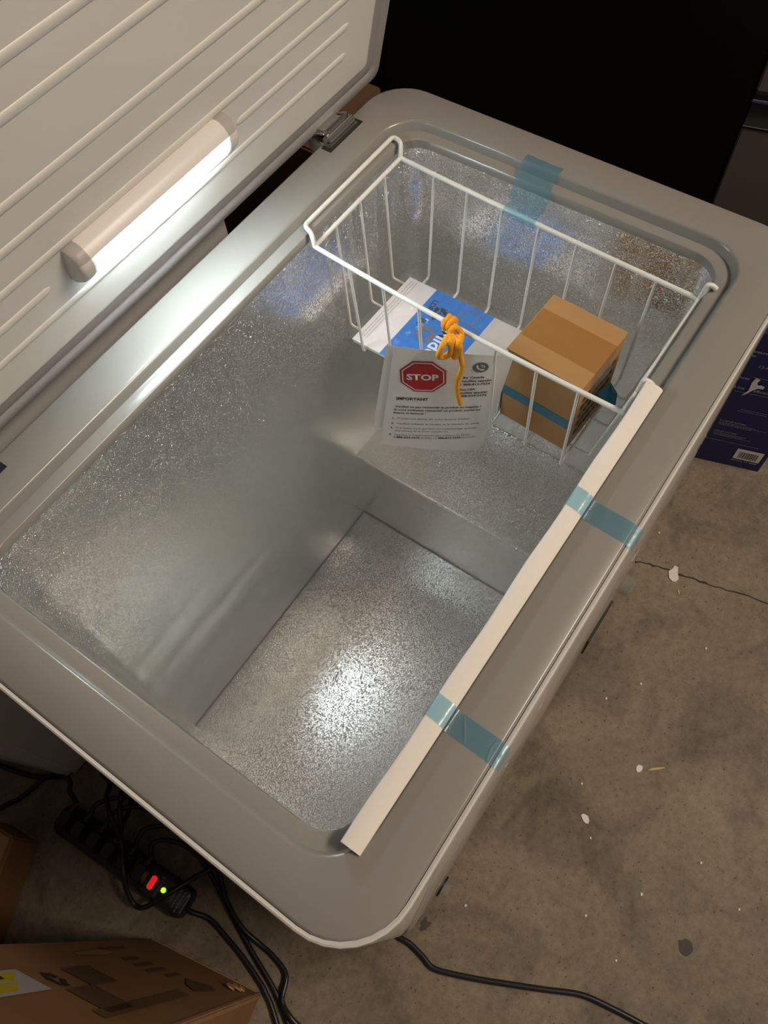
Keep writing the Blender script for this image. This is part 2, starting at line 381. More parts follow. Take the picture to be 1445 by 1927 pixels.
# hinges
def hinge(x):
    h = box('hinge', (x-.030, x+.030, .2625, .298, H-.014, H+.0015), 'chrome', fz, bevel=.0015)
    box('recess_plate', (x-.0335, x+.0335, .2600, .2745, H-.004, H+.0008), 'dark_slot', h)  # dark plate standing in for the shaded notch; the rim is not cut
    cyl('barrel', (x-.026, .2715, H+.0055), (x+.026, .2715, H+.0055), .0062, 'chrome', h, 16, bevel=.001)
    box('leaf', (x-.020, x+.020, .277, .300, H+.004, H+.0105), 'chrome', h, bevel=.003)
    tube('wire_loop', fillet([(x-.022,.296,H+.004),(x-.024,.274,H+.014),(x+.024,.274,H+.014),(x+.022,.296,H+.004)], .008), .0019, 'chrome', h, 6)
    return h
hinge(.298); hinge(-.300)
tube('service_pipe', fillet([(.222,.305,.70),(.228,.300,.792),(.262,.302,.797)], .012), .0065, 'pipe_white', fz, 8)

# ---- lid, opened and leaning forward 13.7 degrees past the hinge
LA = math.radians(13.7); LP = Vector((0, .3025, .8315)); LU = Vector((0, -math.sin(LA), math.cos(LA))); LN = Vector((0, -math.cos(LA), -math.sin(LA)))
def lid(x, s, o=0.0): return tuple(LP + Vector((x, 0, 0)) + LU*s + LN*o)
def lloop(d, o, r): return [lid(p[0], p[1], o) for p in rr(-.4235+d, .4235-d, -.001+d, .565-d, max(r*.45, .003), 6)]
ld = loft('lid', [lloop(.006, -.050, .03), lloop(0, -.044, .035), lloop(0, -.002, .035), lloop(.002, 0.0, .033), lloop(.007, 0.0, .03), lloop(.008, -.004, .03)], 'lid_edge', fz, cap0=True)
loft('gasket', [lloop(.0055, -.004, .03), lloop(.006, .0035, .03), lloop(.012, .0068, .028), lloop(.026, .0068, .024), lloop(.0285, .005, .022), lloop(.031, .0064, .022), lloop(.045, .0052, .018), lloop(.046, -.003, .018)], 'gasket_gray', ld)
loft('inner_panel', [lloop(.0465, -.004, .012), lloop(.0475, .0070, .012), lloop(.0500, .0096, .012), lloop(.0535, .0102, .012)], 'lid_white', ld, cap1=True)
def rib(x0, x1, s, wd=.0052, hgt=.0023):
    v = []; f = []; nseg = 8; st_ = [x0, x0+.003, x0+.008] + [x1-.008, x1-.003, x1]
    sc = [0.02, .7, 1, 1, .7, .02]
    for x, k in zip(st_, sc):
        for i in range(nseg+1):
            a = math.pi*i/nseg; v.append(lid(x, s+wd*k*math.cos(a), .0096+hgt*k*math.sin(a)))
    for j in range(5):
        for i in range(nseg):
            a = j*(nseg+1)+i; f.append((a, a+1, a+nseg+2, a+nseg+1))
    o = obj('rib', v, f, 'lid_white', ld); smooth_by_angle(o, 1.2); return o
for s in (.0985, .1725, .2115, .250, .3165, .3555, .394, .4325, .471): rib(-.322, .322, s)
rib(.1255, .322, .1365); rib(-.322, -.1325, .1365)
# lamp on the lid
def lamp_prof(k=1.0):
    return [(.1675,.009),(.1690,.0165),(.1668,.0245),(.1605,.0310)], [(.1605,.0310),(.1530,.0335),(.1440,.0330),(.1360,.0290),(.1290,.0210),(.1255,.009)]
hp, lpz = lamp_prof()
def sweep(name, prof, xs, mat, parent, shrink=None, capends=False):
    v = []; f = []; n = len(prof)
    for j, x in enumerate(xs):
        k = shrink[j] if shrink else 1.0
        for s, o in prof: v.append(lid(x, .145+(s-.145)*(0.75+0.25*k), .009+(o-.009)*k))
    for j in range(len(xs)-1):
        for i in range(n-1): f.append((j*n+i, j*n+i+1, (j+1)*n+i+1, (j+1)*n+i))
    if capends: f.append(tuple(range(n))[::-1]); f.append(tuple(range((len(xs)-1)*n, len(xs)*n)))
    o = obj(name, v, f, mat, parent); smooth_by_angle(o, 0.9); return o
fullp = hp + lpz[1:]
sweep('lamp_housing', hp, [-.112,-.1105,-.107,.100,.1035,.105], 'lamp_white', ld, [.85,.95,1,1,.95,.85])
sweep('lamp_end_cap', fullp, [-.112,-.1105,-.107,-.0985], 'lamp_white', ld, [.85,.95,1,1.0], True)
sweep('lamp_end_cap', fullp, [.0915,.100,.1035,.105], 'lamp_white', ld, [1,1,.95,.85], True)
sweep('lamp_lens', [(s, o*0.985) for s, o in lpz], [-.0985,.0915], 'lens', ld)

# ================================================================== WIRE BASKET
bk = thing('wire_basket', 'white coated wire basket hung across the far end of the freezer', 'basket', (.23, 0, .65))
zr = .812; zb = .6495
def near_x(y): t = (y+.2055)/.405; return .1300+(.1475-.1300)*t-.005*math.sin(math.pi*min(max(t,0),1))
def far_x(y): t = (y+.2055)/.405; return .3075+(.3255-.3075)*t-.002*math.sin(math.pi*min(max(t,0),1))
rr_ = .0029; wr = .0018
ys = [.1995-.405*i/16 for i in range(17)]
tube('near_rail', [(near_x(y), y, zr) for y in ys], rr_, 'wire_white', bk, 10)
tube('far_rail', [(far_x(y), y, zr) for y in ys], rr_, 'wire_white', bk, 10)
tube('back_rail', [(near_x(.1995), .1995, zr), (far_x(.1995), .2000, zr)], rr_, 'wire_white', bk, 10)
tube('front_rail', [(near_x(-.2050), -.2050, zr), (far_x(-.2050), -.2050, zr)], rr_, 'wire_white', bk, 10)
zk = H-.0125+rr_+.0008
tube('back_hook', fillet([(far_x(.2), .2000, zr), (.3330, .2035, zk+.002), (.3380, .2190, zk), (.1560, .2190, zk), (.1500, .2035, zk+.002), (near_x(.2), .1995, zr)], .007), rr_, 'wire_white', bk, 10)
tube('front_hook', fillet([(far_x(-.2), -.2050, zr), (.3125, -.2065, zk+.004), (.3150, -.2120, zk+.003), (.3160, -.2160, zk-.0005)], .006), rr_, 'wire_white', bk, 10)
tube('front_hook', fillet([(.160, -.2050, zr), (.163, -.2065, zk+.004), (.1645, -.2120, zk+.003), (.1650, -.2160, zk-.0005)], .006), rr_, 'wire_white', bk, 10)
for y in (.1475, .0975, .0470, -.0040, -.0545, -.1050, -.1545):
    nx, fx = near_x(y), far_x(y)
    tube('wire', fillet([(nx-.001, y, zr+.0026), (nx+.001, y, zr-.004), (nx+.010, y, zb), (fx-.012, y, zb), (fx-.001, y, zr-.004), (fx+.001, y, zr+.0026)], .006, 5), wr, 'wire_white', bk, 6)
for k in range(3):
    xb = (.1885, .2375, .2890)[k]; xf_ = (.1720, .2215, .2700)[k]
    tube('wire', fillet([(xb, .2005, zr+.0026), (xb, .1990, zr-.004), (xb-.004, .1915, zb-.0034), (xf_+.002, -.1760, zb-.0034), (xf_, -.2035, zr-.004), (xf_, -.2055, zr+.0026)], .006, 5), wr, 'wire_white', bk, 6)

# ================================================================== THINGS IN THE BASKET
# small carton
ct = thing('cardboard_carton', 'small brown cardboard carton with blue tape band standing in the wire basket', 'box', (.212, -.105, .6520))
ca = math.radians(-3.2)
def cxf(a, b, z):   # a along x, b along y, centre of carton
    return (.2100+a*math.cos(ca)-b*math.sin(ca)*-1*-1, -.1045+a*math.sin(ca)*-1*-1+b*math.cos(ca), .6520+z)
W2, D2, HT = .0475, .0475, .1265
box('carton_body', (-W2, W2, -D2, D2, 0, HT-.0035), 'cardboard', ct, .001, cxf)
box('carton_flap', (-W2-.0016, W2+.0004, -D2-.0012, D2+.0012, HT-.0022, HT), 'cardboard', ct, 0, cxf)
box('flap_gap', (-W2+.0002, W2-.0002, -D2+.0002, D2-.0002, HT-.0036, HT-.0021), 'cardboard_edge', ct, 0, cxf)
# clear tape across the top, folding down the right side
tp = [(-D2-.0018, HT-.045), (-D2-.0018, HT-.004), (-D2-.0016, HT+.0003), (-.02, HT+.0006), (.015, HT+.0005), (D2+.0002, HT+.0004)]
v = []; f = []
for b, z in tp: v += [cxf(-.0235, b, z), cxf(.0235, b, z)]
for i in range(len(tp)-1): f.append((2*i, 2*i+1, 2*i+3, 2*i+2))
obj('packing_tape', v, f, 'clear_tape', ct)
v = [cxf(-W2-.0006, D2+.0004, .060), cxf(-W2-.0006, -D2*.90, .060), cxf(-W2-.0006, -D2*.86, .052), cxf(-W2-.0006, -D2*.90, .043), cxf(-W2-.0006, D2+.0004, .0445)]
obj('blue_tape_band', v, [(0,1,2,3,4)], 'carton_blue_tape', ct)
v = [cxf(.006, -D2-.0006, .060), cxf(.030, -D2-.005, .058), cxf(.034, -D2-.016, .040), cxf(.026, -D2-.021, .030), cxf(.012, -D2-.012, .036)]
obj('blue_tape_end', v, [(0,1,2,3,4)], 'carton_blue_tape', ct)
for i in range(5):
    z0 = .088-.0165*i
    v = []; f = []
    for j in range(7):
        a = -.036+.0105*j; h_ = random.uniform(.005, .0095); w_ = random.uniform(.006, .009); k = len(v)
        v += [cxf(a, -D2-.0011, z0), cxf(a+w_, -D2-.0011, z0), cxf(a+w_, -D2-.0011, z0+h_), cxf(a, -D2-.0011, z0+h_)]; f.append((k, k+1, k+2, k+3))
    obj('printed_text', v, f, 'carton_print', ct)

# manual booklet (cover in white, blue, white)
zm = .6530
mb = thing('manual_booklet', 'white and blue instruction booklet lying on the basket floor inside a clear bag', 'booklet', (.222, .06, zm))
mx0, mx1 = .1570, .2890
def bk_y(y, x): return y - .02*(x-.22)     # slight turn of the booklet
def mxf(x, y, z): return (x, y-.03*(x-.22), zm+z)
box('pages', (mx0+.0008, mx1-.0008, -.0370, .1655, 0, .0052), 'paper_bright', mb, 0, mxf)
box('cover', (mx0, mx1, -.0380, .1665, .0052, .0060), 'paper_bright', mb, 0, mxf)
box('blue_band', (mx0, mx1, .0300, .1220, .0060, .00625), 'print_blue', mb, 0, mxf)
box('gray_page', (mx0, mx1, -.0380, .0300, .0060, .00622), 'paper_gray', mb, 0, mxf)
zp = .0067
# lines of small print along the spine edge
for j in range(3):
    v = []; f = []
    x = mx0+.012
    while x < mx1-.008:
        l_ = random.uniform(.002, .006); y0 = .1600-.0042*j; k = len(v)
        v += [mxf(x, y0, zp), mxf(x+l_, y0, zp), mxf(x+l_, y0-.0009, zp), mxf(x, y0-.0009, zp)]; f.append((k,k+1,k+2,k+3)); x += l_+.0012
    obj('printed_text', v, f, 'print_pale', mb)
def tri_arrows(cx, cy, r, mat, parent, xf, z, rot=0.0):
    v = []; f = []
    def P(a, q): return xf(cx+q*math.cos(a), cy+q*math.sin(a), z)
    for k in range(3):
        a0 = rot+k*2*math.pi/3
        A = Vector((math.cos(a0), math.sin(a0))); B = Vector((math.cos(a0+2*math.pi/3), math.sin(a0+2*math.pi/3)))
        d = (B-A).normalized(); nn = Vector((d.y, -d.x)); p = A+(B-A)*.16; q = A+(B-A)*.56; t = A+(B-A)*.86
        w_ = .17; i = len(v)
        for pt in (p+nn*w_, p-nn*w_, q-nn*w_, q+nn*w_): v.append(xf(cx+pt.x*r, cy+pt.y*r, z))
        f.append((i,i+1,i+2,i+3)); i = len(v)
        for pt in (q+nn*w_*2.1, q-nn*w_*2.1, t): v.append(xf(cx+pt.x*r, cy+pt.y*r, z))
        f.append((i,i+1,i+2))
    return obj('recycling_mark', v, f, mat, parent)
tri_arrows(.2540, .0945, .0150, 'print_black', mb, mxf, zp, 0.5)
text('printed_text', '4', .0100, 'print_black', lambda x, y: mxf(.258-x, .0975-y*1.0+.000, zp+.0001), mb)
text('printed_text', 'LDPE', .0110, 'print_black', lambda x, y: mxf(.272-x, .1105-y+.004, zp), mb, bold=.02)
text('printed_text', 'PE', .0120, 'print_black', lambda x, y: mxf(.236-x, .1065-y+.004, zp), mb, bold=.03)
tri_arrows(.2150, .0900, .0170, 'print_gray', mb, mxf, zp, 1.5)
text('printed_text', 'Midea', .0250, 'print_white', lambda x, y: mxf(.2360-x, .0700-y+.006, zp), mb, width=.062, bold=.02)
cyl('brand_circle', mxf(.2460, .0690, zp-.0003), mxf(.2460, .0690, zp), .0072, 'print_white', mb, 24)
cyl('brand_circle', mxf(.2455, .0680, zp-.0002), mxf(.2455, .0680, zp+.0001), .0046, 'print_blue', mb, 24)
for (a, b, s_) in ((.2700, .058, .011), (.2500, .046, .008)):
    v = [mxf(a-s_, b-s_, zp), mxf(a+s_, b-s_, zp), mxf(a+s_, b+s_, zp), mxf(a-s_, b+s_, zp)]; q = .86
    v += [mxf(a-s_*q, b-s_*q, zp), mxf(a+s_*q, b-s_*q, zp), mxf(a+s_*q, b+s_*q, zp), mxf(a-s_*q, b+s_*q, zp)]
    obj('printed_frame', v, [(0,1,5,4),(1,2,6,5),(2,3,7,6),(3,0,4,7)], 'print_gray', mb)
box('printed_tab', (.205, .218, -.012, -.004, .0066, .0068), 'blue_box', mb, 0, mxf)

# clear plastic bag round the booklet
v = []; f = []; nx, ny = 62, 90
bx0, bx1, by0, by1 = .1548, .2965, -.0440, .1790
for i in range(nx+1):
    for j in range(ny+1):
        x = bx0+(bx1-bx0)*i/nx; y = by0+(by1-by0)*j/ny; yb = y+.03*(x-.22)
        d = max(mx0-x, x-mx1, -.0380-yb, yb-.1665, 0.0)            # distance outside the booklet
        k = 1.0 if d < .0034 else max(0.0, 1-(d-.0034)/.0050)
        wr_ = .0016*(1+mnoise.noise(Vector((x*60, y*38, 1.3))))+.0011*(1+mnoise.noise(Vector((x*25+y*110, y*20, 7.7))))
        v.append((x, y, .6524+k*(.0082+wr_)+(1-k)*.0012*abs(mnoise.noise(Vector((x*50, y*50, 3))))))
st_ = len(v)
for i in range(nx):
    for j in range(ny):
        a = i*(ny+1)+j; f.append((a, a+ny+1, a+ny+2, a+1))
bag = obj('plastic_bag', v[:st_], f, 'clear_bag', smooth=True)
tag(bag, 'crinkled clear plastic bag wrapped over the blue and white booklet', 'bag')

# folded leaflet beside the carton
lf = thing('leaflet', 'small folded leaflet with dark print wedged between notice sheet and carton', 'leaflet', (.168, -.040, .653))
def lfx(a, b, o=0.0): return (.1690+.030*a-.2*o, -.0525+.003*a+o, .6540+.080*b)
obj('leaflet_page', [lfx(-.3,0),lfx(1,0),lfx(1,1),lfx(0,1), lfx(-.3,0,.001),lfx(1,0,.001),lfx(1,1,.001),lfx(0,1,.001)], [(0,1,2,3),(7,6,5,4),(0,4,5,1),(1,5,6,2),(2,6,7,3),(3,7,4,0)], 'paper_bright', lf)
for i in range(4):
    b0 = .10+.19*i
    obj('printed_block', [lfx(.05,b0,-.0004),lfx(.85,b0+.05,-.0004),lfx(.85,b0+.16,-.0004),lfx(.05,b0+.11,-.0004)], [(0,1,2,3)], 'print_gray' if i != 1 else 'print_blue', lf)

# ================================================================== NOTICE SHEETS
SHIFT = Vector((-.0130, -.0098, .0195))
TL = Vector((.0995, .0555, .7765))+SHIFT; SU = Vector((.526, -.841, -.128)).normalized()
SV = Vector((-.0165, .0265, -.1995)); SV = (SV-SU*SU.dot(SV)).normalized(); SN = -SU.cross(SV)   # SN points to the viewer side
def bend(a, b):      # gentle curl of the paper: right lower corner turns back, top lifts a little
    k = max(0.0, (a-.085)/.05); q = max(0.0, (b-.15)/.05)
    return -.004*k*k*(0.3+q) + .0025*math.sin(a*24.0)
def sh(a, b, o=0.0): return tuple(TL+SU*a+SV*b+SN*(o+bend(a, b)))
def sheet(name, a0, a1, b0, b1, off, parent, rot=0.0, corner=0.0):
    v = []; f = []; n1, n2 = 16, 20; cs, sn_ = math.cos(rot), math.sin(rot)
    for lay in (0.0, -.0004):
        for i in range(n1+1):
            for j in range(n2+1):
                a = a0+(a1-a0)*i/n1; b = b0+(b1-b0)*j/n2
                if corner: b -= corner*max(0, (.3-i/n1))*(j/n2)
                aa = a0+(a-a0)*cs-(b-b0)*sn_; bb = b0+(a-a0)*sn_+(b-b0)*cs
                v.append(sh(aa, bb, off+lay))
    L_ = (n1+1)*(n2+1)
    for i in range(n1):
        for j in range(n2):
            a = i*(n2+1)+j; f.append((a, a+1, a+n2+2, a+n2+1)); f.append((a+L_, a+n2+1+L_, a+n2+2+L_, a+1+L_))
    o = obj(name, v, f, 'paper_white', parent); smooth_by_angle(o, 1.0); return o
ns = thing('notice_sheet', 'white return notice with red stop sign tied to the basket rail by orange yarn', 'notice', tuple(TL+SV*.2))
sheet('paper', 0, .1335, 0, .2005, 0, ns)
BR_ = math.radians(-8.4)       # the print runs at a slight slant to the paper's edge
def pr(a0, b0, o=.0006):
    c_, s_ = math.cos(BR_), math.sin(BR_)
    def g(x, y): return sh(a0+x*c_+y*s_, b0+x*s_-y*c_, o)
    return g
def octagon(name, cx, cy, r, mat, o, r_in=None):
    g = pr(cx, cy, o); v = []; f = []
    for rad in ((r,) if r_in is None else (r, r_in)):
        for i in range(8):
            a = math.pi/8+i*math.pi/4; v.append(g(rad*math.cos(a), rad*math.sin(a)*1.06))
    if r_in is None: f.append(tuple(range(8)))
    else:
        for i in range(8): f.append((i, (i+1) % 8, 8+(i+1) % 8, 8+i))
    return obj(name, v, f, mat, ns)
octagon('stop_sign', .0380, .0470, .0288, 'print_red', .0005)
octagon('stop_sign_border', .0380, .0470, .0264, 'print_white', .0007, .0248)
text('printed_text', 'STOP', .0150, 'print_white', pr(.0196, .0552, .0008), ns, width=.0375, bold=.035)
text('printed_text', 'IMPORTANT', .0072, 'print_black', pr(.0120, .0972), ns, width=.0383, bold=.03)
def line(s, a, b, wd, size=.0052, bold=.012, mat='print_black'): text('printed_text', s, size, mat, pr(a, b), ns, width=wd, bold=bold)
line('Veuillez ne pas retourner le produit au magasin !', .0117, .1130, .1045, bold=.02)
line('Si vous souhaitez retourner ce produit, suivez les', .0111, .1198, .1055, bold=.02)
line('étapes ci-dessous :', .0108, .1265, .0400, bold=.02)
line('1.', .0107, .1385, .0026, bold=.03); line('Prenez une photo de votre facture d\'achat.', .0171, .1375, .0905, bold=0, mat='print_gray')
line('2.', .0105, .1500, .0030, bold=.03); line('Veuillez indiquer le modèle et le numéro de série.', .0172, .1490, .1035, bold=0, mat='print_gray')
line('3.', .0101, .1602, .0030, bold=.03); line('Si la boîte ou le produit est endommagé, prenez', .0167, .1592, .1020, bold=0, mat='print_gray')
line('une photo de la zone concernée.', .0163, .1655, .0690, bold=0, mat='print_gray')
line('4.', .0096, .1757, .0032, bold=.03); line('Appelez le Département des retours de Midea :', .0163, .1750, .1005, bold=0, mat='print_gray')
line('1-888-554-5575', .0162, .1812, .0340, bold=.025); line('(USA) /', .0515, .1760, .0170, bold=0, mat='print_gray')
line('1 888-813-7234', .0700, .1732, .0320, bold=.025); line('(Canada)', .1025, .1683, .0180, bold=0, mat='print_gray')
g = pr(.1000, .0208, .0006)
obj('phone_disc', [g(.0090*math.cos(2*math.pi*i/32), .0090*math.sin(2*math.pi*i/32)) for i in range(32)], [tuple(range(32))], 'print_gray', ns)
g2 = pr(.1000, .0208, .0009)
hs = [(-.0048,.0042),(-.0030,.0050),(-.0020,.0026),(-.0030,.0016),(-.0012,-.0012),(.0014,-.0030),(.0026,-.0020),(.0048,-.0032),(.0040,-.0050),(.0010,-.0054),(-.0030,-.0024),(-.0052,.0016)]
obj('phone_mark', [g2(*p) for p in hs], [tuple(range(len(hs)))], 'print_white', ns)
for r_ in (.0034, .0056):
    v = []
    for q in (r_, r_-.0010):
        for i in range(9): a = math.radians(5+80*i/8); v.append(g2(-.0002+q*math.cos(a), -.0002+q*math.sin(a)))
    obj('phone_wave', v, [(i, i+1, 10+i, 9+i) for i in range(8)], 'print_white', ns)
for s, a, b, wd in (('Au Canada', .0832, .0432, .0248), ('veuillez appeler', .0830, .0499, .0362), ('1 888-813-7234', .0831, .0565, .0340), ('Aux USA', .0832, .0663, .0187), ('veuillez appeler', .0826, .0729, .0352), ('1 888-554-5575', .0824, .0793, .0350)):
    line(s, a, b, wd, bold=.022)
s2 = sheet('notice_sheet', -.0085, .1200, .0030, .1660, -.0022, None, math.radians(1.2))
tag(s2, 'plain white sheet hanging directly behind the stop sign notice', 'notice')

# yarn
yn = thing('yarn_tie', 'orange yarn bow knotted round the basket rail holding the notice', 'yarn', (.132, .004, .80))
def yp(px, o=.008):
    k = min(max((.806-px[2])/.018, 0.0), 1.0)      # hangs in front of the paper below the rail
    return tuple(Vector(px)+SN*max(o, .012)+Vector((0, 0, .0085))+SHIFT*k)
yr = .0036
tube('loop', catmull([yp((.1318,.0038,.800),.010), yp((.1285,.0090,.7905),.014), yp((.1262,.0128,.778),.015), yp((.1258,.0135,.7695),.014), yp((.1280,.0098,.7655),.012), yp((.1312,.0046,.7690),.010), yp((.1325,.0026,.7780),.010), yp((.1322,.0030,.790),.012), yp((.1318,.0038,.801),.012)], 6), yr, 'yarn', yn, 8)
tube('loop', catmull([yp((.1322,.0030,.803),.012), yp((.1340,.0002,.8125),.012), yp((.1368,-.0042,.8118),.012), yp((.1386,-.0070,.8030),.012), yp((.1378,-.0058,.7930),.012), yp((.1362,-.0032,.7860),.012), yp((.1356,-.0023,.7750),.012), yp((.1350,-.0013,.7670),.008), yp((.1345,-.0006,.7640),.002)], 6), yr, 'yarn', yn, 8)
tube('loop', catmull([yp((.1318,.0038,.8000),.006), yp((.1350,-.0010,.7960),.004), yp((.1366,-.0038,.7860),.004), yp((.1368,-.0040,.7740),.006), yp((.1352,-.0015,.7655),.006)], 6), yr*.95, 'yarn', yn, 8)
for dy in (.0075, .0015):
    yc = .004+dy-.004; xc = near_x(yc)
    ring = [(xc+.0067*math.cos(2*math.pi*i/20), yc+.001*math.sin(i), zr+.0067*math.sin(2*math.pi*i/20)) for i in range(21)]
    tube('wrap', ring, yr*.95, 'yarn', yn, 8)
tube('knot', catmull([yp((.1300,.0066,.7990),.016), yp((.1318,.0038,.8035),.018), yp((.1338,.0006,.8010),.017), yp((.1335,.0010,.7960),.016), yp((.1312,.0046,.7945),.016), yp((.1300,.0066,.7985),.013)], 6), yr*1.15, 'yarn', yn, 8)
tube('tail', catmull([yp((.1362,-.0032,.800),.010), yp((.1376,-.0055,.7850),.011), yp((.1378,-.0058,.7701),.008), yp((.1394,-.0082,.7483),.006), yp((.1370,-.0045,.7233),.005), yp((.1377,-.0056,.7004),.005), yp((.1399,-.0090,.6776),.005)], 8), [yr*.82]*49, 'yarn', yn, 7)

# ================================================================== EDGE PROTECTOR AND TAPES
prof = [(-.2105,H-.0095),(-.2105,H+.0030),(-.2112,H+.0050),(-.2130,H+.0058),(-.2195,H+.0056),(-.2228,H+.0050),(-.2262,H+.0042),(-.2284,H+.0022),(-.2287,H+.0005),(-.2255,H+.0005),(-.2235,H-.0060),(-.2235,H-.0095)]
v = []; f = []; n = len(prof); xs = [-.3545+.5100*i/24 for i in range(25)]
for i, x in enumerate(xs):
    wv = .0006*math.sin(i*1.1)
    for k, (y, z) in enumerate(prof): v.append((x, y+(wv if k < 3 else 0), max(z, H+.0004) if x < -.315 else z))   # rests on the rim at the round corner
for i in range(24):
    for k in range(n): f.append((i*n+k, i*n+(k+1) % n, (i+1)*n+(k+1) % n, (i+1)*n+k))
f += [tuple(range(n))[::-1], tuple(range(24*n, 25*n))]
fp = obj('edge_protector', v, f, 'foam_white'); smooth_by_angle(fp, 0.5)
tag(fp, 'long white foam edge protector strip lying along the front lip of the freezer opening', 'foam strip')

def tape(name, path, xl, xr, parent=None, mat='blue_tape', wrinkle=0.0):
    """strip following path of (y,z); xl/xr left/right x per station"""
    v = []; f = []; n = 6
    for i, (y, z) in enumerate(path):
        for k in range(n+1):
            t = k/n; v.append((xl[i]*(1-t)+xr[i]*t, y, z+wrinkle*mnoise.noise(Vector((t*5, i*1.7, 2)))))
    for i in range(len(path)-1):
        for k in range(n):
            a = i*(n+1)+k; f.append((a, a+1, a+n+2, a+n+1))
    return obj(name, v, f, mat, parent, smooth=True)
def front_tape(x0, x1, dx):
    path = [(-.2098,H-.010),(-.2098,H+.0028),(-.2110,H+.0058),(-.2160,H+.0064),(-.2225,H+.0060),(-.2268,H+.0050),(-.2296,H+.0020),(-.2320,H+.0010),(-.2450,H+.0007),(-.2600,H+.0007),(-.2700,H+.0006),(-.2745,H+.0004),(-.2775,H-.0006),(-.2805,H-.0012),(-.2816,H-.0030),(-.2818,H-.0150)]
    n_ = len(path)-1
    return path, [x0+dx*i/n_ for i in range(n_+1)], [x1+dx*i/n_ for i in range(n_+1)]
p_, a_, b_ = front_tape(-.0085, .0145, -.0065)
tag(tape('tape', p_, a_, b_), 'smooth blue tape piece across foam strip and gray rim beside the basket', 'tape')
p_, a_, b_ = front_tape(-.2385, -.2175, -.0055)
tt = tape('tape', p_, a_, b_, wrinkle=.0004); tag(tt, 'wrinkled blue tape piece across the foam strip with raised creases', 'tape')
def crease(pts): tube('crease', catmull(pts, 5), .0008, 'clear_bag', tt, 6)
crease([(-.219,-.2300,H+.0020),(-.229,-.2315,H+.0026),(-.2385,-.2335,H+.0010)])
crease([(-.221,-.2375,H+.0012),(-.231,-.2440,H+.0022),(-.2405,-.2495,H+.0012)])
crease([(-.2235,-.2695,H+.0010),(-.233,-.2690,H+.0020),(-.2435,-.2715,H+.0010)])
# tape from far rim down to the basket's far rail
v = []; f = []
pth = [(.3850,H+.0006,.0560,.0070),(.3790,H+.0006,.0562,.0072),(.3735,H+.0004,.0562,.0076),(.3690,H-.0040,.0560,.0078),(.3640,H-.0085,.0562,.0080),(.3590,H-.0115,.0560,.0074),(.3530,H-.0155,.0545,.0050),(.3430,H-.0178,.0520,.0020),(.3330,H-.0195,.0490,-.0020),(.3270,H-.0186,.0440,.0005)]
pth = [(x, z, yl, max(yr_, .0005)) for x, z, yl, yr_ in pth]
wrap_ = [(.0060, .8172), (.0015, .8176), (-.0030, .8166), (-.0048, .8130), (-.0050, .8070)]      # over the rail and down its near side
for x, z, yl, yr_ in pth:
    for k in range(7):
        t = k/6; v.append((x+.0008*mnoise.noise(Vector((t*4, x*90, 1))), yl*(1-t)+yr_*t, z+.0010*mnoise.noise(Vector((t*5, x*70, 5)))))
for dx, z in wrap_:
    for k in range(7):
        y = .0440+(.0005-.0440)*k/6; v.append((far_x(y)+dx, y, z))
for i in range(len(pth)+len(wrap_)-1):
    for k in range(6): a = i*7+k; f.append((a, a+1, a+8, a+7))
tag(obj('tape', v, f, 'blue_tape', smooth=True), 'blue tape piece joining the far rim to the far basket rail', 'tape')

# ================================================================== BEYOND THE FREEZER
# refrigerator with black side and metal doors
fr = thing('refrigerator', 'tall refrigerator with black side panel and gray metal doors beyond the freezer', 'refrigerator', (1.4, .35, 0))
box('cabinet', (1.06, 1.80, -.046, .760, .03, 1.75), 'appliance_black', fr, .004)
box('kick_plate', (1.08, 1.78, -.02, .74, 0, .03), 'dark_slot', fr)
da = math.radians(15)
def dxf(x, y, z):   # the doors stand slightly turned
    X = 1.06+x; Y = -.050+y; ca_, sa_ = math.cos(da), math.sin(da)
    return (1.06+(X-1.06)*ca_-(Y+.05)*sa_, -.05+(X-1.06)*sa_+(Y+.05)*ca_, z)
def door(z0, z1, edge_top):
    d = box('door', (0.0, .70, -.135, 0.0, z0, z1), 'stainless', fr, .003, dxf)
    box('edge_trim', (-.0015, .70, -.1365, .0005, edge_top-.003, edge_top+.003), 'stainless_trim', d, .001, dxf)
    return d
door(.08, .487, .4875); door(.556, 1.75, .5395)
box('door_gap', (.01, .69, -.12, -.002, .487, .556), 'dark_slot', fr, 0, dxf)

# deep blue retail box standing on the floor
be = Vector((.038, -.121, 0)).normalized(); bn = Vector((-be.y, be.x, 0))   # bn points away behind the face
if bn.x < 0: bn = -bn
BC = Vector((.748, -.397, 0))       # bottom right corner of the printed face
bb = thing('retail_box', 'deep blue printed retail box with white lettering and barcode standing on the floor', 'box', tuple(BC-be*.15+bn*.12))
def bxf(a, d, z): return tuple(BC-be*a+bn*d+Vector((0,0,z)))     # a: distance left from the right edge
v, f = boxv(0, .30, 0, .22, 0, .40); obj('box_body', [bxf(*p) for p in v], f, 'blue_box', bb)
def btext(s, a, z, size, wd=None, mat='print_pale', bold=.01):
    text('printed_text', s, size, mat, lambda x, y: bxf(a-x, -.0012, z+y), bb, width=wd, bold=bold)
def brect(name, a0, a1, z0, z1, mat, o=-.0010):
    return obj(name, [bxf(a0,o,z0), bxf(a1,o,z0), bxf(a1,o,z1), bxf(a0,o,z1)], [(0,1,2,3)], mat, bb)
btext('temperature', .150, .352, .010, .042); btext('remote', .150, .341, .010, .026)
btext('12-H', .110, .316, .0105, .020); btext('remote', .140, .279, .0100, .026); btext('& Ene', .133, .250, .0100, .020)
btext('efficient', .096, .249, .0105, .030)
btext('X LARGE ROOMS', .124, .145, .0068, .050); btext('LARGE ROOMS', .124, .110, .0064, .044)
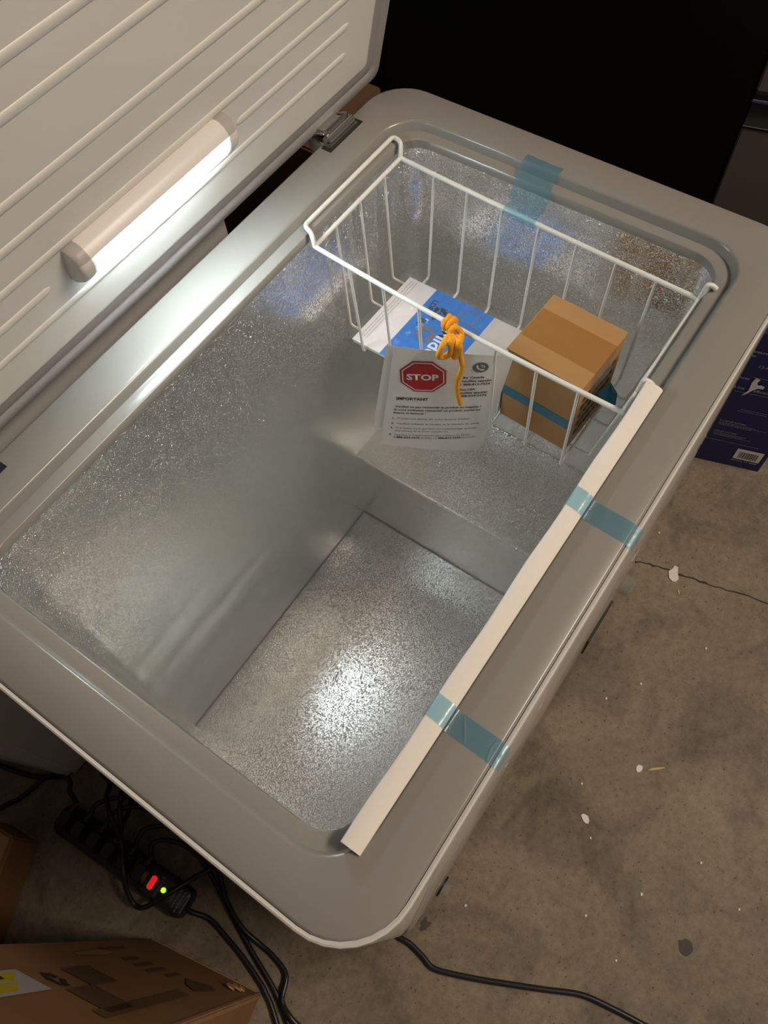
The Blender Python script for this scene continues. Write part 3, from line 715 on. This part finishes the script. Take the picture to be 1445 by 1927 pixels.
for z, a0, a1 in ((.1405, .123, .055), (.137, .123, .034), (.1335, .121, .062), (.105, .123, .060), (.1015, .122, .068), (.098, .121, .052), (.186, .104, .052), (.1915, .099, .053), (.0805, .131, .028), (.241, .127, .066), (.288, .109, .084)):   # too small to read
    v = []; f = []; a = a0
    while a > a1:
        l_ = random.uniform(.002, .006); k = len(v); v += [bxf(a,-.0011,z), bxf(a-l_,-.0011,z), bxf(a-l_,-.0011,z+.0012), bxf(a,-.0011,z+.0012)]; f.append((k,k+1,k+2,k+3)); a -= l_+.0012
    obj('printed_text', v, f, 'print_pale', bb)
brect('barcode_label', .0095, .0620, .031, .0675, 'print_white')
v = []; f = []; a = .054
while a > .018:
    l_ = random.choice((.0006, .0010, .0016)); k = len(v); v += [bxf(a,-.0013,.036), bxf(a-l_,-.0013,.036), bxf(a-l_,-.0013,.058), bxf(a,-.0013,.058)]; f.append((k,k+1,k+2,k+3)); a -= l_+random.choice((.0006,.0009,.0013))
obj('barcode', v, f, 'print_black', bb)
btext('MODEL ST', .0625, .0235, .0062, .033)
brect('printed_text', .0120, .0270, .0240, .0278, 'print_pale', -.0012)
hd = [(.112,.232),(.105,.252),(.107,.275),(.104,.289),(.096,.286),(.098,.276),(.095,.270),(.089,.272),(.082,.269),(.083,.262),(.092,.261),(.099,.252),(.107,.238)]
obj('torn_patch', [bxf(p[0], -.0018, p[1]) for p in hd], [tuple(range(len(hd)))], 'print_white', bb)

# white appliance behind the freezer
wa = thing('white_appliance', 'plain white appliance standing on the floor behind the open freezer', 'appliance', (-.2, .5, 0))
poly = [(-.531,.367),(.170,.3675),(.120,.720),(-.660,.690)]
prism('cabinet', poly, .004, .80, 'appliance_white', wa, bevel=.008)
prism('base', [(-.520,.375),(.160,.376),(.115,.70),(-.64,.68)], 0, .006, 'dark_slot', wa)

# brown carton behind the far hinge
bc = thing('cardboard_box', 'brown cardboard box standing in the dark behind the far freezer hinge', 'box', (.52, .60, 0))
box('box_body', (.385, .56, .400, .78, 0, .70), 'cardboard_dimmed', bc, .003)
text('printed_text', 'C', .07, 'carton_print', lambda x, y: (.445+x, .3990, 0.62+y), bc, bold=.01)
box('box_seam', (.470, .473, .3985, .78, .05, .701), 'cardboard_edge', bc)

# tall carton at the near end, seen from above
td = Vector((.044, -.200, 0)).normalized(); tn = Vector((-td.y, td.x, 0)); tn = tn if tn.x > 0 else -tn
T0 = Vector((-.641, .075, 0)); TW = .2080; TD = .42; TH = .82
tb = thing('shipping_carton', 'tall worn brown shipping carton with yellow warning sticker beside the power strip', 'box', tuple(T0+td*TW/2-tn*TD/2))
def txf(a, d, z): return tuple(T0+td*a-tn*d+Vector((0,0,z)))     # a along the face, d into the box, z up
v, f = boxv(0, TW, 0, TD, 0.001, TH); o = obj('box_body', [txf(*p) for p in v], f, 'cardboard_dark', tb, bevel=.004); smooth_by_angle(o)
def tquad(name, pts, mat, o=-.0012): return obj(name, [txf(p[0], o, p[1]) for p in pts], [tuple(range(len(pts)))], mat, tb)
# paler strips along the corner and bottom edges
box('pale_edge', (TW-.007, TW+.0014, -.0014, .008, .002, TH), 'cardboard_paler', tb, .002, txf)
box('pale_edge', (.004, TW-.004, -.0014, .006, .0005, .007), 'cardboard_paler', tb, .001, txf)
tquad('sticker', [(.060,.60),(.104,.60),(.104,.78),(.060,.78)], 'sticker_white')
tquad('sticker_sign', [(.0655,.612),(.0810,.640),(.0810,.77),(.0655,.77)], 'sticker_yellow', -.0016)
tquad('sticker_sign', [(.0850,.640),(.0990,.665),(.0990,.77),(.0850,.77)], 'sticker_yellow', -.0016)
for k in range(4):
    tquad('sticker_print', [(.069,.65+.028*k),(.077,.652+.028*k),(.077,.664+.028*k),(.069,.664+.028*k)], 'print_black', -.0019)
tquad('printed_block', [(.068,.425),(.108,.425),(.108,.506),(.068,.506)], 'carton_print')
tquad('printed_block', [(.108,.50),(.160,.50),(.160,.575),(.108,.575)], 'carton_print')
tquad('packing_tape', [(.150,.30),(.166,.30),(.166,.60),(.150,.60)], 'carton_tape')
tquad('scuff', [(.030,.30),(.041,.26),(.046,.33),(.040,.40),(.034,.40)], 'cardboard_paler')
for k in range(4):
    a = .058+.018*k; z0 = .225-.012*k
    tquad('printed_text', [(a,z0),(a+.007,z0),(a+.007,z0+.062+.012*(k % 3)),(a,z0+.062+.012*(k % 3))], 'carton_print')
tquad('printed_text', [(.026,.20),(.032,.20),(.032,.30),(.026,.30)], 'carton_print')
tri_arrows(.088, .560, .020, 'print_black', tb, lambda a, z, o: txf(a, -.0016, z), 0, 0.4)
tquad('printed_mark', [(.130,.200),(.160,.160),(.172,.175),(.160,.26),(.142,.24)], 'carton_print')
# torn cardboard scraps sticking up at the corner
for (a, z, s_) in ((.176, .105, .012), (.182, .082, .014), (.188, .075, .009)):
    blob_v = [txf(a+s_*math.cos(i*math.pi/4)*.6, -.003-.004*math.sin(i*math.pi/8), z+s_*math.sin(i*math.pi/4)) for i in range(8)]
    obj('torn_scrap', blob_v+[tuple(Vector(q)-tn*.002) for q in blob_v], [tuple(range(8)), tuple(range(15, 7, -1))]+[(i, (i+1) % 8, 8+(i+1) % 8, 8+i) for i in range(8)], 'cardboard', tb)

# low carton at the edge
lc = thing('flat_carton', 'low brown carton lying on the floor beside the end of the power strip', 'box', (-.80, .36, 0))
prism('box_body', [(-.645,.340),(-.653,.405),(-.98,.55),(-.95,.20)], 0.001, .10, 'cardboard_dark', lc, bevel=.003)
prism('box_flap', [(-.650,.342),(-.657,.400),(-.97,.53),(-.95,.21)], .1005, .1035, 'cardboard_paler', lc)

# ================================================================== POWER STRIP AND CORDS
ps = thing('power_strip', 'black outlet strip with glowing red switch lying on the floor', 'power strip', (-.58, .19, 0))
PA = Vector((-.5875, .3310, 0)); PB = Vector((-.5660, .0480, 0)); pdv = (PB-PA).normalized(); pnv = Vector((-pdv.y, pdv.x, 0)); PL = (PB-PA).length
if pnv.x < 0: pnv = -pnv
def pxf(a, b, z): return tuple(PA+pdv*a+pnv*b+Vector((0,0,z)))    # a along, b to the freezer side
lps = []
for z, d in ((.0015, .003), (.006, 0), (.026, 0), (.033, .003), (.036, .008)):
    lps.append([pxf(p[0], p[1], z) for p in rr(d, PL-d, -.026+d, .026-d, max(.014-d*.6, .006), 5)])
loft('strip_body', lps, 'strip_plastic', ps, cap0=True, cap1=True)
for k in range(6):
    a = .022+.0335*k
    box('socket', (a-.0125, a+.0125, -.017, .017, .0355, .0372), 'black_plastic', ps, .0008, pxf)
box('switch_bezel', (.2050, .2205, -.0155, .0150, .0355, .0375), 'black_plastic', ps, .0008, pxf)
box('power_switch', (.2075, .2180, -.0115, .0110, .0365, .0412), 'switch_red', ps, .002, pxf)
cyl('indicator_light', pxf(.2360, .000, .035), pxf(.2360, .000, .0375), .0042, 'led_green', ps, 16)
text('printed_text', 'Kensington', .0085, 'print_gray', lambda x, y: pxf(.2235+(.0075-y)*1.0-.002, .017-x, .0363), ps, width=.034)
for k in range(4):
    v = []; f = []; b = .017
    a = .2470+.0075*k
    while b > -.006-.003*k:
        l_ = random.uniform(.003, .006); i = len(v); v += [pxf(a,b,.0363), pxf(a,b-l_,.0363), pxf(a+.0022,b-l_,.0363), pxf(a+.0022,b,.0363)]; f.append((i,i+1,i+2,i+3)); b -= l_+.0013
    obj('printed_text', v, f, 'print_gray', ps)
box('end_bar', (.2790, .2805, -.014, .013, .0355, .0368), 'print_gray', ps, 0, pxf)

CR = .0044
def plug(t, a, side, tilt=0.0):
    """moulded plug standing in socket at distance a along the strip, cable leaving toward the freezer side"""
    lp_ = []
    for z, w_, l_, o_ in ((.0376, .0115, .0150, 0), (.043, .0125, .0165, 0), (.054, .0120, .0160, .002), (.0605, .0090, .0120, .003)):
        lp_.append([pxf(a+p[0]+tilt*(z-.037), p[1]+o_, z) for p in rr(-w_, w_, -l_, l_, .006, 4)])
    p = loft('plug', lp_, 'black_plastic', t, cap0=True, cap1=True)
    tube('strain_relief', [pxf(a+tilt*.012, .014, .050), pxf(a+tilt*.012, .027, .050), pxf(a+tilt*.012+.001, .034, .049)], [.0075, .0062, .0050], 'black_plastic', p, 10)
    return Vector(pxf(a+tilt*.012, .033, .049))
LAID = []
def lay(pts):
    """lift a cable where it crosses those already laid, easing up and down on both sides"""
    fine = []
    for a, b in zip(pts, pts[1:]):
        n_ = max(1, int((b-a).length/.004)); fine += [a.lerp(b, k/n_) for k in range(n_)]
    fine.append(pts[-1]); need = 2*CR+.0009
    for _ in range(10):
        up = [0.0]*len(fine)
        for i, p in enumerate(fine):
            for q in LAID:
                d = math.hypot(p.x-q.x, p.y-q.y)
                if d < need and abs(p.z-q.z) < need:
                    h = q.z+math.sqrt(need*need-d*d)-p.z
                    if (p-q).length < need-.0002: up[i] = max(up[i], h)
        if max(up) <= 0: break
        out = [max([u*max(0.0, 1-abs(i-j)/9.0) for j, u in enumerate(up) if abs(i-j) < 9] or [0]) for i in range(len(fine))]
        for p, u in zip(fine, out): p.z += u
    LAID.extend(fine); return fine
def cord(label, pts, plug_a=None, group=None, tilt=0.0, name='appliance_cable', sub=8):
    t = thing(name, label, 'cable', (pts[-1][0], pts[-1][1], 0), group)
    P = [Vector(p) for p in pts]
    if plug_a is not None: P = [plug(t, plug_a, 1, tilt)] + P
    tube('cable', lay(catmull(P, sub)), CR, 'cable_black', t, 8)
    return t
G = 'cords plugged into the power strip'
lab = 'black power cord plugged into the strip and curving away under the freezer edge'
cord('black cord in the strip socket farthest from the red switch, curving past white appliance', [(-.546,.338,.045),(-.536,.352,.036),(-.538,.372,.024),(-.552,.398,.010),(-.572,.432,.0055),(-.592,.490,.0050),(-.63,.62,.0050)], .022)
cord('black cord lying loose on the floor from the white appliance past the low carton', [(-.548,.3950,.0142),(-.566,.4080,.0052),(-.612,.422,.0050),(-.646,.440,.0050),(-.74,.47,.0050)])
cord('black cord in the second strip socket counted from the white appliance', [(-.535,.282,.046),(-.512,.268,.040),(-.485,.238,.030),(-.455,.205,.016),(-.43,.16,.005),(-.40,.12,.005)], .0555, G)
cord('black cord in the third strip socket counted from the white appliance', [(-.530,.248,.046),(-.508,.236,.042),(-.488,.208,.034),(-.462,.172,.018),(-.44,.13,.005),(-.415,.08,.005)], .089, G)
cord('black cord in the fifth strip socket counted from the white appliance', [(-.534,.183,.047),(-.515,.184,.044),(-.494,.164,.036),(-.470,.130,.018),(-.45,.09,.005),(-.42,.04,.005)], .156, G)
cord('black cord from the strip socket beside the red switch, running along past the shipping carton', [(-.526,.158,.046),(-.508,.142,.040),(-.497,.110,.030),(-.501,.070,.020),(-.523,.014,.008),(-.545,-.043,.0048),(-.561,-.088,.0048),(-.577,-.138,.0048),(-.595,-.176,.0048),(-.625,-.23,.0048),(-.68,-.33,.0048),(-.80,-.62,.0048),(-.9,-1.2,.0048)], .1895)
cord('black cord looping over the power strip beside the red switch and green light', [(-.495,.330,.0050),(-.498,.303,.010),(-.514,.276,.026),(-.532,.240,.060),(-.546,.206,.068),(-.557,.188,.068),(-.582,.163,.066),(-.604,.141,.050),(-.6130,.120,.038),(-.6080,.105,.042),(-.592,.094,.0460),(-.560,.080,.0445),(-.525,.066,.030),(-.493,.052,.016),(-.455,.035,.005),(-.42,.02,.005)])
cord('black cord running straight under the looping cord toward the strip', [(-.455,.300,.005),(-.488,.258,.012),(-.505,.241,.020),(-.524,.229,.032),(-.532,.222,.046)], .1225)
cord('black cord bowing outward on the floor beside the tall shipping carton', [(-.40,.16,.005),(-.44,.11,.005),(-.478,.060,.013),(-.500,.035,.0142),(-.522,.004,.0142),(-.539,-.044,.0150),(-.542,-.085,.0060),(-.543,-.112,.0048),(-.552,-.146,.0048),(-.582,-.163,.0048),(-.592,-.190,.0142),(-.600,-.24,.0050),(-.64,-.33,.0050),(-.74,-.62,.0050),(-.82,-1.2,.0050)])
tube('supply_cord', lay(catmull([Vector(p) for p in [pxf(PL-.006, -.004, .018), pxf(PL+.010, -.004, .016), (-.5615,.010,.0075),(-.566,-.030,.0055),(-.572,-.068,.0055),(-.5805,-.104,.0055),(-.5905,-.135,.0055),(-.616,-.180,.0055),(-.74,-.36,.0055),(-.90,-.62,.0055),(-1.0,-1.2,.0055)]], 8)), CR, 'cable_black', ps, 8)
cd_ = thing('extension_cord', 'single black cord bending across the open concrete floor in front of the freezer', 'cable', (-.36, -.45, 0))
tube('cable', catmull([(-.388,-.10,.0048),(-.394,-.225,.0048),(-.402,-.260,.0048),(-.400,-.285,.0048),(-.403,-.312,.0048),(-.407,-.335,.0048),(-.396,-.365,.0048),(-.376,-.408,.0048),(-.357,-.445,.0048),(-.331,-.495,.0048),(-.304,-.546,.0048),(-.293,-.590,.0048),(-.284,-.644,.0048),(-.276,-.70,.0048),(-.265,-.80,.0048),(-.22,-1.0,.0048),(-.05,-1.4,.0048),(.2,-2.0,.0048)], 8), .0047, 'cable_black', cd_, 10)

# ================================================================== FLOOR DEBRIS
def chip(label, x, y, r, h, mat, sx=1.0, rot=0.0, name='paint_chip', cat='debris', group=None, n=9):
    o = blob(name, x, y, r, .0004, mat, None, h, n, sx, rot, .3); tag(o, label, cat, group); return o
chip('white paint chip lying on the floor crack beside the blue box', .437, -.354, .0095, .002, 'chip_white', 1.9, 0.4)
chip('tan wood splinter lying on the concrete beside a small pale chip', .078, -.492, .0019, .0015, 'splinter_wood', 9.0, -.85, 'wood_splinter')
chip('small pale flake lying on the concrete beside the wood splinter', .060, -.467, .0055, .0012, 'chip_white', 1.3, 0.2)
chip('pale flake on the concrete in front of the freezer drain plug', -.068, -.427, .0062, .0012, 'chip_white', 1.5, 0.9)
chip('tiny tan sliver beside the white paint chip on the crack', .407, -.378, .0016, .001, 'splinter_wood', 4.0, 0.6, 'wood_splinter')
for (x, y) in ((.504,-.290),(.20,-.40),(.14,-.36),(-.02,-.395),(-.09,-.45),(-.12,-.56),(-.20,-.50),(-.23,-.57),(-.05,-.70),(-.33,-.62),(.33,-.47),(-.02,-.62),(-.30,-.33)):
    chip('tiny white grit speck scattered on the concrete in front of the freezer', x, y, .0019, .0012, 'chip_white', 1.2, 0, 'grit_speck', 'debris', 'white grit specks on the concrete', 6)
